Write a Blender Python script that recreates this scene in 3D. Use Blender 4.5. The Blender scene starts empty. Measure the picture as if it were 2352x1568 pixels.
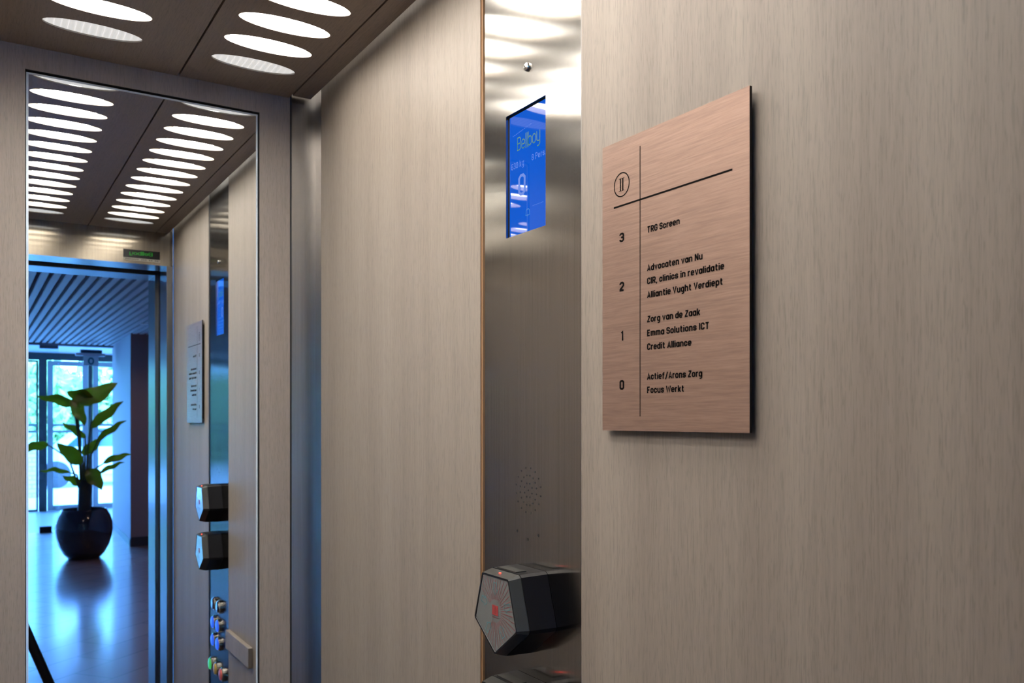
import bpy, bmesh, math, random
from mathutils import Vector
random.seed(7)
C = bpy.context.scene.collection
SC = bpy.context.scene
H = 1.585                       # eye height above the floor; builders work in eye-relative z and add H

# ------------------------------------------------------------------ camera, sky, exposure
cam = bpy.data.cameras.new('camera'); camo = bpy.data.objects.new('camera', cam); C.objects.link(camo)
cam.sensor_width = 36.0; cam.sensor_fit = 'HORIZONTAL'
cam.lens = 1986.85 / 2352 * 36
cam.shift_y = (960.62 - 784) / 2352
cam.clip_start = 0.01; cam.clip_end = 200
cam.dof.use_dof = True; cam.dof.focus_distance = 1.0; cam.dof.aperture_fstop = 13
camo.location = (0, 0, H); camo.rotation_euler = (math.pi/2, 0, -0.5586)
SC.camera = camo

SKY_COL, SKY_STR = (0.115, 0.35, 1.0), 46.0
LAMP_COL, LAMP_STR = (1.0, 0.95, 0.88), 35.0
world = bpy.data.worlds.new('sky'); SC.world = world; world.use_nodes = True
bg = world.node_tree.nodes['Background']
bg.inputs[0].default_value = (*SKY_COL, 1); bg.inputs[1].default_value = SKY_STR
vs = SC.view_settings
SC.display_settings.display_device = 'sRGB'
vs.view_transform = 'Standard'; vs.look = 'None'; vs.gamma = 1; vs.use_curve_mapping = False; vs.exposure = 0.0
cy = SC.cycles
cy.max_bounces = 12; cy.diffuse_bounces = 5; cy.glossy_bounces = 6; cy.transmission_bounces = 6; cy.transparent_max_bounces = 12
cy.caustics_reflective = True; cy.caustics_refractive = False; cy.sample_clamp_indirect = 6.0
try: cy.use_denoising = True
except Exception: pass
# sky portal on the glazed front of the lobby
pl = bpy.data.lights.new('sky_portal', 'AREA'); pl.shape = 'RECTANGLE'; pl.size = 5.2; pl.size_y = 2.6; pl.cycles.is_portal = True
plo = bpy.data.objects.new('sky_portal', pl); C.objects.link(plo)
plo.location = (-0.3, -13.62, 1.3); plo.rotation_euler = (math.pi/2, 0, 0)

# ------------------------------------------------------------------ helpers
def lin(r, g, b):
    f = lambda c: (c/255/12.92) if c/255 <= .04045 else ((c/255+.055)/1.055)**2.4
    return (f(r), f(g), f(b), 1)

def newmat(name):
    m = bpy.data.materials.new(name); m.use_nodes = True
    return m, m.node_tree.nodes, m.node_tree.links, m.node_tree.nodes['Principled BSDF']

def plain(name, col, rough=.5, metal=0, spec=.5, emit=None, estr=0, coat=0):
    m, N, L, P = newmat(name)
    P.inputs['Base Color'].default_value = col if len(col) == 4 else (*col, 1)
    P.inputs['Roughness'].default_value = rough; P.inputs['Metallic'].default_value = metal
    P.inputs['Specular IOR Level'].default_value = spec
    P.inputs['Coat Weight'].default_value = coat
    if emit:
        P.inputs['Emission Color'].default_value = (*emit[:3], 1); P.inputs['Emission Strength'].default_value = estr
    return m

def nmap(N, L, scale, coord='Object'):
    tc = N.new('ShaderNodeTexCoord'); mp = N.new('ShaderNodeMapping')
    mp.inputs['Scale'].default_value = scale
    L.new(tc.outputs[coord], mp.inputs['Vector']); return mp

def noise(N, L, scale, detail=3, rough=.55, coord='Object'):
    mp = nmap(N, L, scale, coord); n = N.new('ShaderNodeTexNoise')
    n.inputs['Scale'].default_value = 1; n.inputs['Detail'].default_value = detail; n.inputs['Roughness'].default_value = rough
    L.new(mp.outputs[0], n.inputs['Vector']); return n

def ramp(N, L, src, stops):
    r = N.new('ShaderNodeValToRGB'); e = r.color_ramp.elements
    while len(e) > 1: e.remove(e[-1])
    e[0].position, e[0].color = stops[0][0], stops[0][1]
    for p, c in stops[1:]:
        x = e.new(p); x.color = c
    L.new(src, r.inputs[0]); return r

def mix(N, L, a, b, fac, mode='MULTIPLY'):
    m = N.new('ShaderNodeMix'); m.data_type = 'RGBA'; m.blend_type = mode
    m.inputs[0].default_value = fac
    L.new(a, m.inputs[6]); L.new(b, m.inputs[7]); return m.outputs[2]

def wood(name, axis, dark, light, rough=.5):
    m, N, L, P = newmat(name)
    def sc(a, b): return tuple(b if i == axis else a for i in range(3))
    n1 = noise(N, L, sc(16, .55), 3, .5)
    n2 = noise(N, L, sc(300, 9), 4, .65); n2.inputs['Distortion'].default_value = .25
    n3 = noise(N, L, sc(860, 62), 2, .5); n3.inputs['Distortion'].default_value = .5
    base = ramp(N, L, n1.outputs[0], [(.3, dark), (.7, light)])
    g = lambda v: (v, v, v, 1)
    s2 = ramp(N, L, n2.outputs[0], [(.3, g(.89)), (.52, g(1.0)), (.75, g(1.06))])
    s3 = ramp(N, L, n3.outputs[0], [(.33, g(.78)), (.47, g(1.0)), (.8, g(1.06))])
    c = mix(N, L, base.outputs[0], s2.outputs[0], 1)
    c = mix(N, L, c, s3.outputs[0], .75)
    L.new(c, P.inputs['Base Color'])
    P.inputs['Roughness'].default_value = rough; P.inputs['Specular IOR Level'].default_value = .3
    b = N.new('ShaderNodeBump'); b.inputs['Strength'].default_value = .12; b.inputs['Distance'].default_value = .0006
    L.new(n3.outputs[0], b.inputs['Height']); L.new(b.outputs[0], P.inputs['Normal'])
    return m

def steel(name, col, rough=.26, aniso=.8, wav=.0, grain=(420, 420, 3), edge=.75):
    m, N, L, P = newmat(name)
    n = noise(N, L, grain, 3, .6)
    r = ramp(N, L, n.outputs[0], [(.3, tuple(c*.86 for c in col[:3]) + (1,)), (.7, tuple(min(1, c*1.06) for c in col[:3]) + (1,))])
    L.new(r.outputs[0], P.inputs['Base Color'])
    P.inputs['Metallic'].default_value = 1; P.inputs['Roughness'].default_value = rough
    P.inputs['Anisotropic'].default_value = aniso; P.inputs['Specular Tint'].default_value = (edge, edge, edge, 1)
    t = N.new('ShaderNodeTangent'); t.direction_type = 'UV_MAP'; t.uv_map = 'UVMap'
    L.new(t.outputs[0], P.inputs['Tangent'])
    if wav:
        w = noise(N, L, (5, 5, 9), 1, .4)
        b = N.new('ShaderNodeBump'); b.inputs['Strength'].default_value = 1; b.inputs['Distance'].default_value = wav
        L.new(w.outputs[0], b.inputs['Height']); L.new(b.outputs[0], P.inputs['Normal'])
    return m

M = {}
M['wood'] = wood('oak_veneer_vertical', 2, (.202, .167, .138, 1), (.242, .203, .170, 1))
M['wood_ceiling'] = wood('oak_veneer_ceiling', 1, (.205, .155, .120, 1), (.235, .182, .142, 1), .55)
M['wood_edge'] = plain('raw_board_edge', (.26, .145, .072), .7)
M['steel'] = steel('brushed_steel', (.45, .43, .405), .15, .90, .0004, edge=.25)
M['steel_header'] = steel('brushed_steel_header', (.50, .46, .40), .15, .90, .0009)
M['steel_trim'] = steel('steel_trim', (.42, .40, .385), .27, .6, .0004)
M['steel_frame'] = steel('steel_frame', (.29, .29, .30), .28, .6)
M['black'] = plain('matt_black', (.006, .006, .006), .6)
M['black_plastic'] = plain('black_plastic', (.006, .006, .008), .34, spec=.22)
M['grey_plastic'] = plain('grey_plastic', (.028, .028, .026), .40, spec=.3)
M['white'] = plain('white_paint', (.8, .8, .8), .6)
M['chrome'] = plain('chrome', (.7, .68, .64), .15, 1)
M['lamp'] = plain('lamp_diffuser', (.9, .9, .88), .4, emit=LAMP_COL, estr=LAMP_STR)
M['mirror'] = plain('mirror_glass', (.86, .89, .90), 0.0, 1)
M['mirror_bevel_glint'] = plain('mirror_bevel_glint', (.70, .80, .86), 0.25, .35)  # pale base colour stands in for light refracted along the glass edge

# dim end diffuser: prismatic ribs
def dim_lamp():
    m, N, L, P = newmat('lamp_diffuser_end')
    w = N.new('ShaderNodeTexWave'); w.wave_type = 'BANDS'; w.bands_direction = 'X'; w.inputs['Scale'].default_value = 31
    tc = N.new('ShaderNodeTexCoord'); L.new(tc.outputs['Object'], w.inputs['Vector'])
    r = ramp(N, L, w.outputs[0], [(.0, (.64, .64, .62, 1)), (.88, (.70, .69, .67, 1)), (1.0, (.84, .83, .81, 1))])
    L.new(r.outputs[0], P.inputs['Base Color']); L.new(r.outputs[0], P.inputs['Emission Color'])
    P.inputs['Emission Strength'].default_value = .85; P.inputs['Roughness'].default_value = .4
    return m
M['lamp_end'] = dim_lamp()

class MB:
    def __init__(s): s.v = []; s.f = []; s.mi = []
    def quad(s, pts, mi=0):
        b = len(s.v); s.v += [tuple(p) for p in pts]; s.f.append(tuple(range(b, b+len(pts)))); s.mi.append(mi); return s
    def box(s, x0, x1, y0, y1, z0, z1, mi=0):
        x0, x1 = min(x0, x1), max(x0, x1); y0, y1 = min(y0, y1), max(y0, y1); z0, z1 = min(z0, z1), max(z0, z1)
        b = len(s.v)
        s.v += [(x0,y0,z0),(x1,y0,z0),(x1,y1,z0),(x0,y1,z0),(x0,y0,z1),(x1,y0,z1),(x1,y1,z1),(x0,y1,z1)]
        for f in ((0,3,2,1),(4,5,6,7),(0,1,5,4),(1,2,6,5),(2,3,7,6),(3,0,4,7)):
            s.f.append(tuple(b+i for i in f)); s.mi.append(mi)
        return s
    def ring(s, a, b2, n, mi=0, close=True):
        for i in range(n if close else n-1):
            j = (i+1) % n
            s.f.append((a+i, a+j, b2+j, b2+i)); s.mi.append(mi)
    def loft(s, rings, cap0=True, cap1=True, mi=0):
        st = []
        for r in rings:
            st.append(len(s.v)); s.v += [tuple(p) for p in r]
        n = len(rings[0])
        for a, b2 in zip(st, st[1:]): s.ring(a, b2, n, mi)
        if cap0: s.f.append(tuple(st[0]+i for i in reversed(range(n)))); s.mi.append(mi)
        if cap1: s.f.append(tuple(st[-1]+i for i in range(n))); s.mi.append(mi)
        return s
    def tube(s, path, radii, n=10, mi=0):
        rings = []
        P = [Vector(p) for p in path]
        if not hasattr(radii, '__len__'): radii = [radii]*len(P)
        for i, p in enumerate(P):
            d = (P[min(i+1, len(P)-1)] - P[max(i-1, 0)]).normalized()
            up = Vector((0, 0, 1)) if abs(d.z) < .9 else Vector((1, 0, 0))
            a = d.cross(up).normalized(); b2 = d.cross(a).normalized()
            rings.append([p + (a*math.cos(2*math.pi*k/n) + b2*math.sin(2*math.pi*k/n))*radii[i] for k in range(n)])
        return s.loft(rings, mi=mi)
    def lathe(s, prof, cx, cy_, n=40, mi=0, axis='z', c2=0):
        rings = []
        for r, t in prof:
            if axis == 'z': rings.append([(cx+r*math.cos(2*math.pi*k/n), cy_+r*math.sin(2*math.pi*k/n), t) for k in range(n)])
            else: rings.append([(t, cx+r*math.cos(2*math.pi*k/n), cy_+r*math.sin(2*math.pi*k/n)) for k in range(n)])
        return s.loft(rings, mi=mi)

def setp(o, label=None, cat=None, group=None, kind=None):
    if label: o['label'] = label
    if cat: o['category'] = cat
    if group: o['group'] = group
    if kind: o['kind'] = kind
    return o

def build(mb, name, mats, parent=None, base=(0, 0, 0), smooth=False, bevel=0, lift=True):
    """one mesh object; coordinates of mb are eye-relative world ones, re-expressed about the parent's base"""
    if not isinstance(mats, (list, tuple)): mats = [mats]
    me = bpy.data.meshes.new(name)
    org = Vector(parent['_org']) if parent is not None else Vector(base)
    me.from_pydata([Vector(v) - org for v in mb.v], [], mb.f)
    for m in mats: me.materials.append(m)
    bm = bmesh.new(); bm.from_mesh(me)
    bm.faces.ensure_lookup_table()
    for f, mi in zip(bm.faces, mb.mi): f.material_index = mi
    if bevel or smooth or True:
        bmesh.ops.remove_doubles(bm, verts=bm.verts, dist=1e-6)
    bmesh.ops.recalc_face_normals(bm, faces=bm.faces)
    if bevel:
        es = [e for e in bm.edges if len(e.link_faces) == 2 and e.calc_face_angle(0) > .6]
        bmesh.ops.bevel(bm, geom=es, offset=bevel, segments=2, profile=.6, affect='EDGES')
    uv = bm.loops.layers.uv.new('UVMap')
    for f in bm.faces:
        n = f.normal; a = max(range(3), key=lambda i: abs(n[i]))
        for l in f.loops:
            c = l.vert.co
            l[uv].uv = (c.y, c.z) if a == 0 else (c.x, c.z) if a == 1 else (c.x, c.y)
        if smooth: f.smooth = True
    bm.to_mesh(me); bm.free()
    o = bpy.data.objects.new(name, me); C.objects.link(o)
    o['_org'] = tuple(org)
    if parent is not None: o.parent = parent
    else: o.location = org + Vector((0, 0, H))
    if smooth == 'auto':
        for p in me.polygons: p.use_smooth = True
        try: me.set_sharp_from_angle(angle=math.radians(35))
        except Exception: pass
    return o

def thing(name, base, label, cat, group=None):
    o = bpy.data.objects.new(name, None); C.objects.link(o); o.empty_display_size = .05
    o['_org'] = tuple(base); o.location = Vector(base) + Vector((0, 0, H))
    return setp(o, label, cat, group)

def structure(mb, name, mats, bevel=0):
    return setp(build(mb, name, mats, bevel=bevel), kind='structure')

def copy_tree(o, parent=None):
    c = o.copy(); C.objects.link(c)
    if parent is not None: c.parent = parent
    for ch in list(o.children): copy_tree(ch, c)
    return c

# ------------------------------------------------------------------ stroke lettering
b_, t_, x_ = .09, .91, .66
def octo(x0, y0, x1, y1, c=.11):
    return ('c', [(x0, y0+c), (x0, y1-c), (x0+c, y1), (x1-c, y1), (x1, y1-c), (x1, y0+c), (x1-c, y0), (x0+c, y0)])
bowl = octo(0, b_, .38, x_)
c_ = .11
def cshape(w, top): return [(w, top-.24), (w, top-c_), (w-c_, top), (c_, top), (0, top-c_), (0, b_+c_), (c_, b_), (w-c_, b_), (w, b_+c_), (w, b_+.24)]
G = {
 'a': (.38, [bowl, [(.38, 0), (.38, .74)]]), 'b': (.38, [bowl, [(0, 0), (0, 1)]]), 'c': (.36, [cshape(.36, x_)]),
 'd': (.38, [bowl, [(.38, 0), (.38, 1)]]),
 'e': (.38, [[(.0, .37), (.38, .37), (.38, x_-c_), (.38-c_, x_), (c_, x_), (0, x_-c_), (0, b_+c_), (c_, b_), (.38-c_, b_), (.38, b_+.08)]]),
 'f': (.27, [[(.33, t_), (.09+c_, t_), (.09, t_-c_), (.09, 0)], [(-.05, x_), (.30, x_)]]),
 'g': (.38, [bowl, [(.38, .74), (.38, -.12), (.27, -.22), (.04, -.22)]]),
 'h': (.38, [[(0, 0), (0, 1)], [(0, x_), (.38-c_, x_), (.38, x_-c_), (.38, 0)]]),
 'i': (.0, [[(0, 0), (0, .74)], [(0, .85), (0, 1.0)]]),
 'k': (.36, [[(0, 0), (0, 1)], [(0, .37), (.15, .37), (.36, .74)], [(.15, .37), (.37, 0)]]),
 'l': (.0, [[(0, 0), (0, 1)]]),
 'm': (.62, [[(0, 0), (0, .74)], [(0, x_), (.62-c_, x_), (.62, x_-c_), (.62, 0)], [(.31, x_), (.31, 0)]]),
 'n': (.38, [[(0, 0), (0, .74)], [(0, x_), (.38-c_, x_), (.38, x_-c_), (.38, 0)]]),
 'o': (.38, [bowl]), 'p': (.38, [bowl, [(0, .74), (0, -.28)]]),
 'r': (.22, [[(0, 0), (0, .74)], [(0, x_-.1), (.08, x_), (.28, x_)]]),
 's': (.35, [[(.35, x_-.17), (.35, x_-.09), (.26, x_), (.09, x_), (0, x_-.09), (0, .45), (.09, .375), (.26, .375), (.35, .30), (.35, b_+.09), (.26, b_), (.09, b_), (0, b_+.09), (0, b_+.17)]]),
 't': (.27, [[(.09, .95), (.09, b_+c_), (.09+c_, b_), (.31, b_)], [(-.05, x_), (.30, x_)]]),
 'u': (.38, [[(0, .74), (0, b_+c_), (c_, b_), (.38, b_)], [(.38, .74), (.38, 0)]]),
 'v': (.38, [[(-.02, .74), (.19, .03), (.40, .74)]]),
 'y': (.38, [[(0, .74), (0, b_+c_), (c_, b_), (.38, b_)], [(.38, .74), (.38, -.12), (.27, -.22), (.04, -.22)]]),
 'A': (.44, [[(-.02, 0), (.22, .95), (.46, 0)], [(.07, .26), (.37, .26)]]),
 'B': (.42, [('c', [(0, b_), (0, t_), (.42-c_, t_), (.42, t_-c_), (.42, .61), (.36, .52), (.42, .43), (.42, b_+c_), (.42-c_, b_)]), [(0, .52), (.36, .52)]]),
 'C': (.40, [cshape(.40, t_)]), 'E': (.36, [[(.40, t_), (0, t_), (0, b_), (.40, b_)], [(0, .51), (.36, .51)]]),
 'F': (.36, [[(.40, t_), (0, t_), (0, 0)], [(0, .48), (.35, .48)]]),
 'G': (.41, [[(.41, t_-.22), (.41, t_-c_), (.41-c_, t_), (c_, t_), (0, t_-c_), (0, b_+c_), (c_, b_), (.41-c_, b_), (.41, b_+c_), (.41, .48), (.22, .48)]]),
 'I': (.0, [[(0, 0), (0, 1)]]), 'N': (.43, [[(0, 0), (0, .96)], [(0, .96), (.43, .04)], [(.43, .04), (.43, 1)]]),
 'P': (.40, [[(0, 0), (0, t_), (.40-c_, t_), (.40, t_-c_), (.40, .47+c_), (.40-c_, .47), (0, .47)]]),
 'R': (.41, [[(0, 0), (0, t_), (.41-c_, t_), (.41, t_-c_), (.41, .45+c_), (.41-c_, .45), (0, .45)], [(.22, .45), (.43, 0)]]),
 'S': (.40, [[(.40, t_-.2), (.40, t_-c_), (.40-c_, t_), (c_, t_), (0, t_-c_), (0, .61), (c_, .51), (.40-c_, .51), (.40, .41), (.40, b_+c_), (.40-c_, b_), (c_, b_), (0, b_+c_), (0, b_+.2)]]),
 'T': (.42, [[(-.04, t_), (.46, t_)], [(.21, t_), (.21, 0)]]), 'V': (.44, [[(-.02, 1), (.22, .04), (.46, 1)]]),
 'W': (.66, [[(-.02, 1), (.15, .05), (.33, .80), (.51, .05), (.68, 1)]]),
 'Z': (.38, [[(0, t_), (.38, t_), (.38, t_-.06), (0, b_+.06), (0, b_), (.40, b_)]]),
 '0': (.40, [octo(0, b_, .40, t_)]), '1': (.16, [[(0, .80), (.16, .93), (.16, 0)]]),
 '2': (.38, [[(0, t_-.2), (0, t_-c_), (c_, t_), (.38-c_, t_), (.38, t_-c_), (.38, .60), (0, b_+.10), (0, b_), (.41, b_)]]),
 '3': (.38, [[(0, t_-.18), (0, t_-c_), (c_, t_), (.38-c_, t_), (.38, t_-c_), (.38, .60), (.30, .51), (.38, .42), (.38, b_+c_), (.38-c_, b_), (c_, b_), (0, b_+c_), (0, b_+.18)], [(.10, .51), (.30, .51)]]),
 '6': (.40, [[(.38, t_-.16), (.40-c_, t_), (c_, t_), (0, t_-c_), (0, .3)], octo(0, b_, .40, .54)]),
 '8': (.40, [octo(.02, .51, .38, t_), octo(0, b_, .40, .51)]),
 '/': (.34, [[(-.02, -.1), (.36, 1.05)]]), ',': (.0, [[(0.02, .14), (0.0, -.02), (-.05, -.14)]]), '.': (.0, [[(0, 0), (0, .16)]]), ' ': (.14, []),
}
def band(pts, w, closed):
    P = [Vector((p[0], p[1])) for p in pts]; n = len(P); Ls, Rs = [], []
    for i in range(n):
        if closed or 0 < i < n-1:
            d0 = (P[i]-P[i-1]).normalized(); d1 = (P[(i+1) % n]-P[i]).normalized()
            n0 = Vector((-d0.y, d0.x)); n1 = Vector((-d1.y, d1.x)); m = n0+n1
            m = m.normalized() if m.length > 1e-6 else n0
            k = 1/max(.62, m.dot(n0))
        else:
            d = (P[1]-P[0]) if i == 0 else (P[-1]-P[-2]); d.normalize(); m = Vector((-d.y, d.x)); k = 1
        Ls.append(P[i]+m*k*w/2); Rs.append(P[i]-m*k*w/2)
    for i in range(n if closed else n-1):
        j = (i+1) % n
        yield [Ls[i], Ls[j], Rs[j], Rs[i]]
def text_quads(s, weight=.17, gap=.30):
    out = []; x = weight/2
    for ch in s:
        w, st = G[ch]
        for k in st:
            closed = isinstance(k, tuple); pts = k[1] if closed else k
            for q in band([(p[0]+x, p[1]) for p in pts], weight, closed): out.append(q)
        x += w + gap + (.0 if ch != ' ' else -.12)
    tot = x - gap + weight/2
    return out, tot
def text_on_x(mb, s, X, y_left, y_right, z0, cap, weight=.17, gap=.30, mi=0, width=None):
    """lettering on a plane X = const facing -X, reading from larger y to smaller y"""
    qs, tot = text_quads(s, weight, gap)
    k = (y_right - y_left)/tot
    for q in qs: mb.quad([(X, y_left + p.x*k, z0 + p.y*cap) for p in q], mi)
def text_on_y(mb, s, Y, x_left, x_right, z0, cap, weight=.17, gap=.30, mi=0):
    qs, tot = text_quads(s, weight, gap); k = (x_right-x_left)/tot
    for q in qs: mb.quad([(x_left + p.x*k, Y, z0 + p.y*cap) for p in q], mi)

# ------------------------------------------------------------------ lift car: shell
XC = .014                    # middle of the car
XR, XL = .568, -.540         # veneer faces of the side walls
YB, YM, YF = 1.6405, 1.645, .235
ZC, ZR = .6169, .74
ZF = -H
Z0, Z1 = ZF, ZR
# right wall veneer: front and rear boards either side of the operating panel
mb = MB()
mb.box(XR, XR+.018, .9877, 1.598, Z0, Z1)
mb.box(XR, XR+.018, .270, .7650, Z0, Z1)
structure(mb, 'wall_right', M['wood'])
structure(MB().box(XR+.002, XR+.014, .9845, .98765, Z0, Z1-.06).box(XR+.0006, XR+.004, .98745, .98775, Z0, Z1-.06), 'trim_1', M['wood_edge'])
structure(MB().box(XR+.012, XR+.06, .20, 1.66, Z0, Z1), 'wall_right_backing', M['black'])
mb = MB(); mb.box(XL-.018, XL, .270, 1.598, Z0, Z1); structure(mb, 'wall_left', M['wood'])
# back wall veneer around the mirror opening
mx0, mx1, mzt = .0770, .4601, .5755
mzb = -1.25
def backwall():
    mb = MB(); x0, x1 = XL+.047, .5205
    mb.box(x0, mx0-.0014, YB, YM+.012, Z0, Z1); mb.box(mx1+.0022, x1, YB, YM+.012, Z0, Z1)
    mb.box(mx0-.0014, mx1+.0022, YB, YM+.012, mzt+.003, Z1); mb.box(mx0-.0014, mx1+.0022, YB, YM+.012, Z0, mzb-.002)
    return mb
structure(backwall(), 'wall_back', M['wood'])
structure(MB().box(XL-.02, XR+.02, YM+.0125, YM+.03, Z0, Z1).box(.5206, .5243, YM-.004, YM+.0124, Z0, Z1), 'wall_back_backing', M['black'])
lb = MB(); e = .0004
lb.box(mx0-.0014, mx0-.0014+e, YB+.001, YM+.012, mzb, mzt+.003); lb.box(mx1+.0022-e, mx1+.0022, YB+.001, YM+.012, mzb, mzt+.003); lb.box(mx0-.0014, mx1+.0022, YB+.001, YM+.012, mzt+.003-e, mzt+.003)
structure(lb, 'mirror_gap_shade', M['black'])  # black liner added to paint the shade in the gap round the mirror
# steel corner angles
def corner(xa, xb, sgn, y_in, y_out, rear):
    mb = MB()
    if rear:
        mb.box(xa, xb, YM, YM+.002, Z0, Z1-.02)
        mb.box(xb if sgn > 0 else xa-.002, xb+.002 if sgn > 0 else xa, y_in, YM+.002, Z0, Z1-.02)
    else:
        mb.box(xb if sgn > 0 else xa-.002, xb+.002 if sgn > 0 else xa, y_out, y_in, Z0, Z1-.02)
    return mb
structure(corner(.5245, .5735, 1, 1.5925, 0, True), 'trim_2', M['steel_trim'])
structure(corner(XL-.0055, XL+.045, -1, 1.5925, 0, True), 'trim_3', M['steel_trim'])
structure(corner(.55, .5735, 1, .2745, .235, False), 'trim_4', M['steel_trim'])
structure(corner(XL-.0055, XL+.02, -1, .2745, .235, False), 'trim_5', M['steel_trim'])

# mirror with a bevelled rim
mir = thing('mirror', (mx0, YM, mzb), 'tall frameless mirror set into the wooden back wall of the lift', 'mirror')
bw = .0034
build(MB().quad([(mx0+bw, YM, mzb+bw), (mx1-bw, YM, mzb+bw), (mx1-bw, YM, mzt-bw), (mx0+bw, YM, mzt-bw)]), 'mirror_glass', M['mirror'], mir)
o4 = [(mx0, YM+.0005, mzb), (mx1, YM+.0005, mzb), (mx1, YM+.0005, mzt), (mx0, YM+.0005, mzt)]
i4 = [(mx0+bw, YM, mzb+bw), (mx1-bw, YM, mzb+bw), (mx1-bw, YM, mzt-bw), (mx0+bw, YM, mzt-bw)]
b4 = [(p[0], YM+.005, p[2]) for p in o4]
mb = MB()
for a in range(4):
    b2 = (a+1) % 4
    mb.quad([o4[a], o4[b2], i4[b2], i4[a]]); mb.quad([b4[a], b4[b2], o4[b2], o4[a]])
build(mb, 'bevelled_rim', M['mirror_bevel_glint'], mir)['label'] = 'bevelled edge of the mirror, its bright line painted pale'

# car floor, roof over the lamps
structure(MB().box(XL-.02, XR+.02, .118, YM+.03, ZF-.03, ZF), 'floor', plain('car_floor', (.05, .045, .04), .5))
structure(MB().box(XL-.02, XR+.06, .118, YM+.03, ZR, ZR+.01), 'ceiling_roof', plain('car_roof', (.22, .22, .22), .6))

# panelled ceiling with oval cut-outs
PITCH, Y0, EA, EB, NE = .0891, 1.5195, .0722, .026, 14
COLS = [.4187, .1649, 2*XC-.1649, 2*XC-.4187]
REC, REC_END = .011, .0022
mb = MB()
def panel(x0, x1, cx):
    n = 64
    def flat(ya, yb): mb.quad([(x0, ya, ZC), (x1, ya, ZC), (x1, yb, ZC), (x0, yb, ZC)])
    flat(YF, Y0-(NE-.5)*PITCH); flat(Y0+PITCH/2, YB)
    for k in range(NE):
        cyy = Y0-k*PITCH
        e, r, u = [], [], []
        for i in range(n):
            th = 2*math.pi*i/n; cs, sn = math.cos(th), math.sin(th); m = max(abs(cs), abs(sn))
            e.append((cx+EA*cs, cyy+EB*sn, ZC)); u.append((cx+EA*cs, cyy+EB*sn, ZC+(REC_END if k in (0, NE-1) else REC)))
            r.append(((x1 if cs > 0 else x0) if abs(cs) >= abs(sn)-1e-9 else cx + (cs/m)*((x1-cx) if cs > 0 else (cx-x0)), cyy + sn/m*PITCH/2, ZC))
        a = len(mb.v); mb.v += e; b2 = len(mb.v); mb.v += r; c2 = len(mb.v); mb.v += u
        mb.ring(a, b2, n); mb.ring(a, c2, n, 1)
    for (xa, xb) in ((x0, x0), (x1, x1)): mb.quad([(xa, YF, ZC), (xa, YB, ZC), (xa, YB, ZC+.012), (xa, YF, ZC+.012)])
panel(.3180, .5185, COLS[0]); panel(XC+.0015, .3147, COLS[1])
panel(2*XC-.3147, XC-.0015, COLS[2]); panel(2*XC-.5185, 2*XC-.3180, COLS[3])
mb.box(.5215, .5565, YF, 1.626, ZC, ZC+.012); mb.box(2*XC-.5565, 2*XC-.5215, YF, 1.626, ZC, ZC+.012)
structure(mb, 'ceiling', [M['wood_ceiling'], plain('cut_board_edge', (.30, .27, .23), .7)])
mb = MB()
for xj in (.520, .31635, XC, 2*XC-.31635, 2*XC-.520): mb.box(xj-.004, xj+.004, YF, YB, ZC+.0125, ZC+.03)
structure(mb, 'ceiling_groove_blackout', M['black'])  # black strips added above the grooves so lamp light leaves them dark

# one lamp per oval opening
def oval(mat, name):
    mb = MB(); n = 64
    ring = lambda s, z: [(EA*s*math.cos(2*math.pi*i/n), EB*s*math.sin(2*math.pi*i/n), z) for i in range(n)]
    mb.loft([ring(1.004, 0), ring(1.004, .004)])
    o = build(mb, name, mat); C.objects.unlink(o); return o
lamp_a, lamp_b = oval(M['lamp'], 'ceiling_light'), oval(M['lamp_end'], 'ceiling_light')
ORD = ['first', 'second', 'third', 'fourth', 'fifth', 'sixth', 'seventh', 'eighth', 'ninth', 'tenth', 'eleventh', 'twelfth', 'thirteenth', 'fourteenth']
ROW = ['row along panel wall', 'second row from panel wall', 'third row from panel wall', 'row farthest from panel wall']
for c, cx in enumerate(COLS):
    for k in range(NE):
        end = k in (0, NE-1)
        o = (lamp_b if end else lamp_a).copy(); C.objects.link(o); o.name = 'ceiling_light'
        o.location = (cx, Y0-k*PITCH, ZC+(REC_END if end else REC)+.0002+H)
        setp(o, ('dim ribbed ' if end else 'glowing ') + 'oval ceiling light, ' + ORD[k] + ' from the mirror, ' + ROW[c], 'ceiling light', 'oval ceiling lights')

# ------------------------------------------------------------------ lift front: header, returns, doorway
DXL, DXR, DZ = -.345, .5525, .507
structure(MB().box(XL-.02, XR+.004, .205, YF, DZ, Z1).box(XL-.02, XR+.004, .118, .205, DZ, DZ+.05), 'wall_front', M['steel_header'])
structure(MB().box(DXR, .572, .118, .2335, Z0, DZ).box(XL-.02, DXL, .118, .2335, Z0, DZ), 'trim_6', M['steel_frame'])
structure(MB().box(DXL-.25, .70, .018, .1175, DZ+.03, Z1).box(DXR+.012, .70, .018, .1175, Z0, DZ+.03).box(DXL-.25, DXL-.02, .018, .1175, Z0, DZ+.03), 'shaft_gap', M['black'])
structure(MB().box(DXR, .63, -.117, .0175, Z0, DZ+.08).box(DXL-.075, DXL, -.117, .0175, Z0, DZ+.08).box(DXL, DXR, -.117, .0175, DZ, DZ+.08), 'door_1', M['steel_frame'])

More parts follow.
